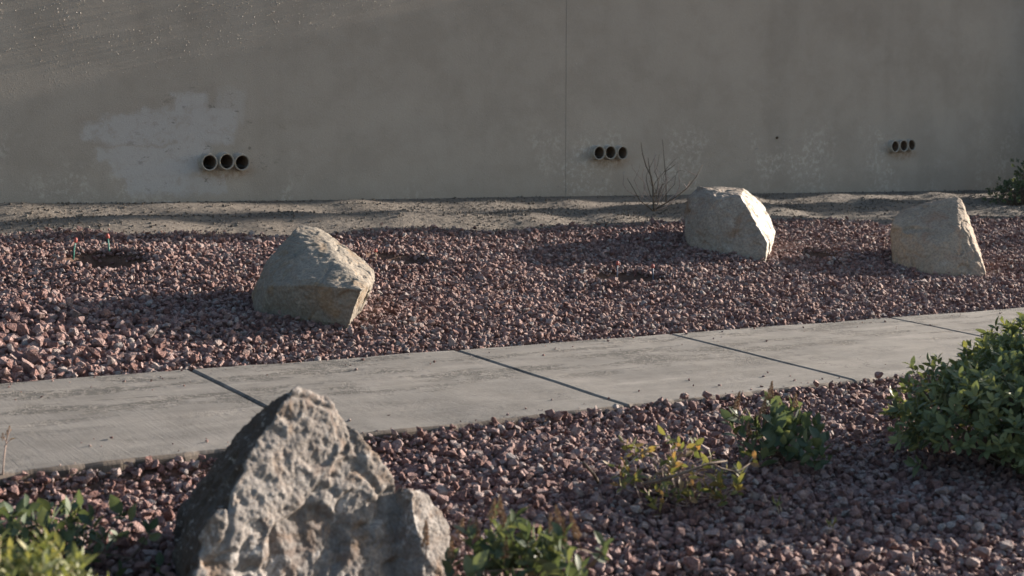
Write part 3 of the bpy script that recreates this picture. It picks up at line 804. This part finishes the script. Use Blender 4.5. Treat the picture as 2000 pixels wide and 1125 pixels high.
def spike(root, p, d, L, r=0.005):
    V, F = [], []
    d = Vector(d).normalized(); a = d.orthogonal().normalized(); b = d.cross(a)
    p = Vector(p) - root.location
    n = int(26 * L / 0.05)
    for k in range(n):
        f = k / n; th = k * 2.4; rr = r * (1.15 - f) * (0.7 + .6 * rng.random())
        c = p + d * L * f + (a * math.cos(th) + b * math.sin(th)) * rr
        s = r * 0.62 * (1.1 - 0.6 * f); i0 = len(V)
        V += [c + d * s * 1.5, c - d * s, c + a * s, c - a * s, c + b * s, c - b * s]
        F += [tuple(i0 + q for q in t) for t in ((0, 2, 4), (0, 4, 3), (0, 3, 5), (0, 5, 2), (1, 4, 2), (1, 3, 4), (1, 5, 3), (1, 2, 5))]
    tube([p - d * L * 0.5, p + d * L], [0.0012, 0.0006], 4, V, F)
    mesh_obj('flower_spike', V, F, M_SPIKE, root)

LF_BUSH = leaf_mesh('leaf', M_LEAF_BUSH, 0.46, 0.28, 0.16, 0.64)
LF_DARK = leaf_mesh('leaf', M_LEAF_DARK, 0.56, 0.28, 0.14, 0.62)
LF_YEL = leaf_mesh('leaf', M_LEAF_YEL, 0.46, 0.35, 0.12, 0.6)
LF_PALE = leaf_mesh('leaf', M_LEAF_PALE, 0.36, 0.35, 0.12, 0.62)

def dome_bush(name, label, base, lobes, n, L, lf, seed, nl=7, cap=300, stems=60, floor=0.03, spread=1.2):
    global rng
    keep = rng; rng = np.random.default_rng(seed)
    root = empty(name, base, label, 'shrub')
    ms, paths = [], []
    tot = sum(l[3] ** 2 for l in lobes)
    for (cx_, cy_, cz_, rh, rv) in lobes:
        c = Vector((cx_, cy_, cz_))
        for i in range(int(n * rh ** 2 / tot)):
            v = rng.normal(size=3); v /= np.linalg.norm(v)
            if v[2] < -0.55: v[2] = -v[2]
            lum = 1 + 0.16 * float(vnoise(v[0] * 2.6 + seed, v[1] * 2.6, v[2] * 2.6)) + 0.09 * rng.normal()
            inner = rng.random() < 0.25
            f = lum * (0.55 + 0.3 * rng.random() if inner else 0.86 + 0.16 * rng.random())
            p = c + Vector((v[0] * rh * f, v[1] * rh * f, v[2] * rv * f))
            g = float(gz(p.x, p.y))
            if p.z < g + floor: p.z = g + floor + 0.03 * rng.random()
            d = Vector((v[0], v[1], v[2] + 0.55)) + Vector(rng.normal(0, 0.25, 3))
            ms += rosette(p, d, nl, L * (0.8 + 0.4 * rng.random()), spread, L * 0.9)
            if len(paths) < stems * (1 + lobes.index((cx_, cy_, cz_, rh, rv))):
                q = curve(base + Vector((rng.normal(0, .03), rng.normal(0, .03), 0.0)), p, 0.08)
                paths.append((q, np.linspace(0.006, 0.0015, len(q))))
    stems_obj(root, paths, M_BARK)
    add_leaves(root, ms, lf, cap)
    rng = keep
    return root

# big clipped bush at the path's edge
b0 = P(2010, 830, 4.75); bb = gv(b0.x, b0.y)
dome_bush('leafy_bush', 'dense dark green leafy bush growing beside the concrete path', bb,
          [(b0.x - 0.02, b0.y, bb.z + 0.20, 0.43, 0.20), (b0.x + 0.42, b0.y + 0.06, bb.z + 0.24, 0.46, 0.26), (b0.x + 0.1, b0.y - 0.16, bb.z + 0.13, 0.30, 0.15)], 1900, 0.038, LF_BUSH, 21, spread=1.6)
s0 = G(1760, 825)
dome_bush('leafy_seedling', 'small low green sprig at the foot of the dense bush', s0, [(s0.x, s0.y, s0.z + 0.03, 0.045, 0.035)], 12, 0.036, LF_BUSH, 23, stems=10, floor=0.02)
w0 = G(1990, 402); w0.y = min(w0.y, 8.75)
w0 = gv(w0.x, w0.y)
dome_bush('wall_shrub', 'dark small-leaved shrub growing against the foot of the stucco wall', w0, [(w0.x, w0.y, w0.z + 0.10, 0.30, 0.15), (w0.x + 0.5, w0.y + .05, w0.z + 0.2, 0.38, 0.27), (w0.x + 1.15, w0.y - .15, w0.z + 0.45, 0.6, 0.55)], 900, 0.030, LF_DARK, 25, nl=6, cap=0)  # far lobes enlarged out of view so their shadow covers the dirt

x_ = gv(12.3, 6.95)  # shrub out of view, added to throw shade on the gravel
dome_bush('shade_shrub', 'unseen rounded shrub added beyond the buff boulder to shade the gravel', x_, [(x_.x, x_.y, x_.z + 0.36, 0.52, 0.40)], 420, 0.034, LF_DARK, 27, nl=6, cap=0)
# two unseen trees added farther along the wall, whose trunks throw the long bars of shade
def shade_tree(x, y, r, h, seed, label):
    global rng
    keep = rng; rng = np.random.default_rng(seed)
    b = gv(x, y); root = empty('shade_tree', b, label, 'tree', 'unseen trees added farther along the wall for shade')
    tip = b + Vector((rng.normal(0, .1), rng.normal(0, .05), h))
    zs = np.linspace(0, 1, 12)
    V, F = tube([b.lerp(tip, t) + Vector((rng.normal(0, .012), rng.normal(0, .012), -0.05 if t == 0 else 0)) - b for t in zs], [r * (1.25 if t == 0 else 1.0 - 0.45 * t) for t in zs], 12)
    mesh_obj('trunk', V, F, M_BARK, root, True)
    paths, ms = [], []
    for k in range(16):
        th = k * 2.4; e = tip + Vector((math.cos(th) * (0.7 + rng.random()), math.sin(th) * (0.7 + rng.random()) * .8, 0.3 + 1.6 * rng.random()))
        q = curve(b.lerp(tip, 0.86 + .14 * rng.random()), e, 0.12); paths.append((q, np.linspace(r * .35, r * .06, len(q))))
        for j in range(34):
            p = Vector(q[int(rng.integers(3, 6))]) + Vector(rng.normal(0, .26, 3))
            ms += rosette(p, rng.normal(size=3), 6, 0.07, 1.2, .06)
    stems_obj(root, paths, M_BARK, 'limb', 6, False)
    joined('crown', root, ms, LF_DARK, kind='stuff')
    rng = keep
shade_tree(16.4, 8.58, 0.28, 7.8, 51, 'unseen tree added close to the wall for its trunk shadow')
shade_tree(17.6, 7.88, 0.20, 8.0, 52, 'unseen tree added at the gravel edge for its trunk shadow')

# flowering plant by the path
def sparse(name, label, base, shoots, L, lf, nl, spread=1.0, bark=M_BARK, cap=300, r0=0.004, bend=0.10):
    root = empty(name, base, label, 'shrub')
    ms, paths = [], []
    for s_ in shoots:
        p, d = s_[0], s_[1]
        k = s_[2] if len(s_) > 2 else nl
        q = curve(base + Vector((rng.normal(0, .012), rng.normal(0, .012), -0.01)), p, bend)
        paths.append((q, np.linspace(r0, 0.0012, len(q))))
        if k: ms += rosette(p, d, k, L * (0.8 + .4 * rng.random()), spread, L * 1.1)
    stems_obj(root, paths, bark, single=False)
    add_leaves(root, ms, lf, cap)
    return root
rng = np.random.default_rng(41)
t2 = 4.57; c2 = G(1515, 893); S = []
for (px, py, dz) in [(1440, 808, 0), (1452, 835, -.05), (1470, 820, .03), (1488, 838, -.04), (1505, 780, 0), (1520, 800, .04), (1535, 815, -.03), (1548, 838, -.05), (1560, 820, .05), (1580, 843, 0), (1598, 838, .04), (1600, 862, -.04), (1500, 855, -.08), (1530, 868, -.09), (1560, 872, -.06), (1470, 868, -.06), (1590, 888, -.06), (1455, 870, 0.0), (1515, 830, -.08), (1545, 795, .06), (1575, 865, -.08)]:
    S.append((P(px, py, t2 + dz), Vector((rng.normal(0, .4), rng.normal(0, .4), 1.0))))
S += [(p_ + Vector(rng.normal(0, .018, 3)) - Vector((0, 0, .012)), d_ + Vector(rng.normal(0, .5, 3))) for p_, d_ in S[::2]]
pl = sparse('flowering_plant', 'upright plant with rounded dark leaves and brown flower spikes near path joint', c2, S, 0.052, LF_DARK, 6, 1.1)
for (px, py, L) in [(1437, 800, .055), (1505, 778, .05), (1488, 812, .06), (1526, 818, .045), (1552, 795, .04), (1500, 840, .05), (1462, 850, .04)]:
    spike(pl, P(px, py, t2 - 0.02), Vector((rng.normal(0, .12), rng.normal(0, .1), 1)), L * 1.15, 0.0075)

# sprawling half-dry shrub
t3 = 4.12; c3 = G(1300, 960); S = []
for (px, py, dz) in [(1218, 862, .08), (1250, 885, .03), (1268, 880, .06), (1300, 850, .12), (1322, 862, .08), (1340, 875, .05), (1360, 868, .1), (1315, 898, 0), (1290, 905, -.02), (1335, 905, -.02), (1370, 912, .03), (1225, 915, 0), (1245, 930, -.03), (1275, 940, -.08), (1300, 955, -.09), (1330, 958, -.08), (1350, 945, -.07), (1385, 905, .05), (1400, 940, -.02), (1405, 970, -.06), (1445, 920, 0), (1440, 945, -.04), (1470, 892, .06), (1205, 945, .02), (1365, 960, -.08), (1390, 890, .1), (1190, 905, .05), (1310, 925, -.06), (1265, 965, -.08)]:
    S.append((P(px, py, t3 + dz), Vector((rng.normal(0, .6), rng.normal(0, .6), 0.8)), int(rng.integers(3, 7))))
S += [(p_ + Vector(rng.normal(0, .022, 3)) - Vector((0, 0, .015)), d_ + Vector(rng.normal(0, .6, 3)), k_) for p_, d_, k_ in S[:22]]
pl = sparse('sprawling_shrub', 'low sprawling shrub with yellow and orange leaves on bare twigs', c3, S, 0.034, LF_YEL, 5, 1.1, M_TWIG, r0=0.0035, bend=0.16)
stems_obj(pl, [([P(1255, 945, 3.98), P(1290, 938, 3.96), P(1330, 925, 3.98), P(1385, 905, 4.02), P(1420, 900, 4.06)], [0.006, 0.0055, 0.0045, 0.003, 0.002]), ([P(1385, 905, 4.02), P(1410, 915, 4.05), P(1440, 922, 4.08), P(1465, 905, 4.1)], [0.003, 0.0025, .002, .0014])], M_BARK, 'branch', 6, False)
st = G(1178, 952)
o = mesh_obj('broken_stick', *tube([st - Vector((0, 0, .01)), st.lerp(P(1140, 905, 4.18), .5) + Vector((0, 0, .004)), P(1139, 903, 4.2)], [0.006, 0.0055, 0.004], 7), M_BARK, None, True)
tag(o, 'short brown broken stick poking from the gravel beside the sprawling shrub', 'stick')

# flowering plant in front of the pale boulder
tf = 3.16; cf = G(1010, 1124); cf = gv(cf.x - 0.06, cf.y - 0.10); S = []
for k in range(46):
    px = 1005 + rng.normal(0, 70); py = 1085 + rng.normal(0, 34)
    if px < 850: continue
    S.append((P(px, max(1012 + abs(px - 1005) * 0.22, py), tf + rng.normal(0, .07)), Vector((rng.normal(0, .5), rng.normal(0, .5), 1.0))))
pl = sparse('flowering_plant', 'spreading green plant with pale brown spikes in front of the pale pyramid boulder', cf, S, 0.046, LF_DARK, 6, 1.0)
for (px, py, L) in [(960, 1012, .045), (977, 1005, .045), (987, 1035, .05), (1092, 1020, .04), (1078, 1045, .05), (1098, 1060, .06), (1128, 1050, .06), (897, 1042, .035), (930, 1052, .05), (832, 1065, .06), (985, 1090, .05), (881, 1090, .05)]:
    spike(pl, P(px, py, tf - 0.04), Vector((rng.normal(0, .15), rng.normal(0, .1), 1)), L, 0.0065)
# bottom-left plants
cl = G(120, 1100); S = []
for k in range(62):
    px = 115 + rng.normal(0, 85); py = 1055 + rng.normal(0, 42)
    S.append((P(px, max(985 + abs(px - 110) * .15, py), 3.5 + rng.normal(0, .1)), Vector((rng.normal(0, .6), rng.normal(0, .6), 1.0))))
sparse('shaded_shrub', 'thin dark green shrub in the shade beside the pale pyramid boulder', cl, S, 0.045, LF_DARK, 5, 1.1)
b1 = P(15, 1190, 2.55); bb = gv(b1.x, b1.y)
dome_bush('bright_shrub', 'bright yellow-green shrub growing in front of the thin shaded shrub', bb, [(b1.x, b1.y, bb.z + 0.20, 0.19, 0.155)], 260, 0.032, LF_PALE, 31, nl=7, cap=300, stems=30)

# bare twiggy shrub by the wall
db = G(1277, 412)
root = empty('bare_shrub', db, 'leafless twiggy shrub standing in bare dirt near the wall', 'shrub')
def tw(lst, r0, r1, j=0.0):
    p = [P(a, b, 11.12 + c_) for a, b, c_ in lst]
    stems_obj(root, [(p, 1.45 * np.linspace(r0, r1, len(p)))], M_TWIG if j else M_BARK, 'twig', 5, False)
tw([(1277, 414, 0), (1276, 390, 0), (1275, 365, .02), (1272, 345, .03), (1262, 325, .05), (1255, 300, .08), (1252, 278, .1)], .006, .0018)
tw([(1275, 365, .02), (1270, 340, 0), (1267, 320, -.03), (1266, 308, -.04)], .004, .0015)
tw([(1278, 414, 0), (1285, 398, .05), (1287, 370, .08), (1284, 345, .1), (1279, 330, .1), (1279, 300, .12)], .004, .0015, 1)
tw([(1278, 412, 0), (1290, 385, -.05), (1300, 362, -.08), (1305, 350, -.1)], .0035, .0015, 1)
tw([(1278, 414, 0), (1268, 405, -.04), (1250, 392, -.1), (1238, 370, -.12), (1225, 348, -.15)], .004, .0015)
tw([(1243, 382, -.11), (1225, 372, -.1), (1217, 360, -.1), (1219, 335, -.1)], .003, .0013, 1)
tw([(1278, 412, 0), (1300, 404, .06), (1318, 388, .1), (1328, 362, .12), (1325, 335, .12), (1324, 318, .12)], .004, .0016, 1)
tw([(1278, 410, 0), (1320, 385, -.08), (1342, 368, -.12), (1360, 345, -.16), (1372, 322, -.2)], .004, .0015)
tw([(1342, 368, -.12), (1335, 358, -.1), (1330, 352, -.1)], .003, .0013, 1)
tw([(1361, 342, -.16), (1350, 338, -.14), (1338, 330, -.13)], .0028, .0013, 1)
tw([(1301, 395, .1), (1301, 350, .15), (1298, 320, .18), (1294, 272, .2)], .0035, .0015)
tw([(1299, 335, .16), (1310, 328, .15), (1320, 320, .14)], .0025, .0013)
tw([(1250, 392, -.1), (1262, 365, -.05), (1258, 350, -.03)], .0025, .0012, 1)

for k in range(16):      # fine side twigs
    a_ = P(1277 + rng.normal(0, 26), 372 - 40 * rng.random(), 11.12 + rng.normal(0, .08))
    b_ = a_ + Vector((rng.normal(0, .07), rng.normal(0, .05), 0.05 + 0.10 * rng.random()))
    q_ = curve(gv(db.x, db.y).lerp(a_, 0.35), a_, .10, 5)[:-1] + curve(a_, b_, .14, 5)
    stems_obj(root, [(q_, np.linspace(.0032, .0014, len(q_)))], M_TWIG if k % 2 else M_BARK, 'twig', 4, False)

# irrigation emitters
for (px, py, h, mt, lab) in [(142, 503, .085, M_GREENP, 'green stake with red cap on lit gravel left of the dark soil hole'), (214, 494, .085, M_GREENP, 'green stake with red cap standing at the rim of the dark soil hole'),
                             (1205, 542, .080, M_BLUEP, 'dark thin stake with red cap by the gravel heap at the middle hole'), (1276, 546, .075, M_BLUEP, 'blue-grey stake with red cap at the edge of the middle hole'),
                             (733, 512, .06, M_STRAW, 'straw-coloured stake with red cap beside the grey angular boulder')]:
    b = G(px, py)
    r_ = empty('irrigation_stake', b, lab, 'stake', 'irrigation stakes in the upper gravel bed')
    lean = Vector((rng.normal(0, .08), rng.normal(0, .08), 1)) * h
    mesh_obj('stem', *tube([Vector((0, 0, -.04)), lean * .5, lean], [.0042, .004, .0038], 8), mt, r_, True)
    V, F = tube([lean * .93, lean * .98, lean * 1.18, lean * 1.25], [.006, .0095, .0085, .004], 10)
    mesh_obj('cap', V, F, M_REDP, r_, True)

# small dry sprouts
def sprout(px, py, h, n, lab, lf=None):
    b = G(px, py)
    r_ = empty('dry_sprout', b, lab, 'sprout')
    for k in range(n):
        d = Vector((rng.normal(0, .3), rng.normal(0, .3), 1)).normalized()
        stems_obj(r_, [(curve(b - Vector((0, 0, .01)), b + d * h * (.7 + .4 * rng.random()), .08), np.linspace(.002, .001, 6))], M_STRAW, 'stem', 5, False)
        if lf: add_leaves(r_, rosette(b + d * h * .9, d, 3, h * .5, .7, .01), lf)
sprout(1525, 1012, .05, 2, 'short dry forked sprout in shaded gravel before the flowering plant', LF_YEL)
sprout(1620, 1052, .045, 2, 'tiny straw-coloured sprout near the sunlit strip of gravel', LF_YEL)
tb = G(4, 945)
r_ = empty('dry_weed', tb, 'tall thin dry weed stem with seed heads at the path edge', 'weed')
top = P(12, 862, 3.98)
stems_obj(r_, [([tb - Vector((0, 0, .02)), P(6, 915, 3.98), P(8, 890, 3.98), top], [.0026, .0024, .0022, .0018]), ([top, P(15, 850, 3.97), P(20, 838, 3.97)], [.0016, .0014, .001]), ([top, P(8, 856, 3.99), P(4, 850, 4.0)], [.0016, .0013, .001]), ([P(9, 872, 3.98), P(16, 862, 3.97), P(25, 857, 3.96)], [.0015, .0013, .001])], M_TWIG, 'stem', 5, False)
for (px, py) in ((18, 842), (5, 856), (14, 850)): spike(r_, P(px, py, 3.98), (0.1, 0, 1), .016, .004)
add_leaves(r_, [leaf_matrix(P(16, 862, 3.97), (0.8, -.4, .5), .022)], LF_YEL)
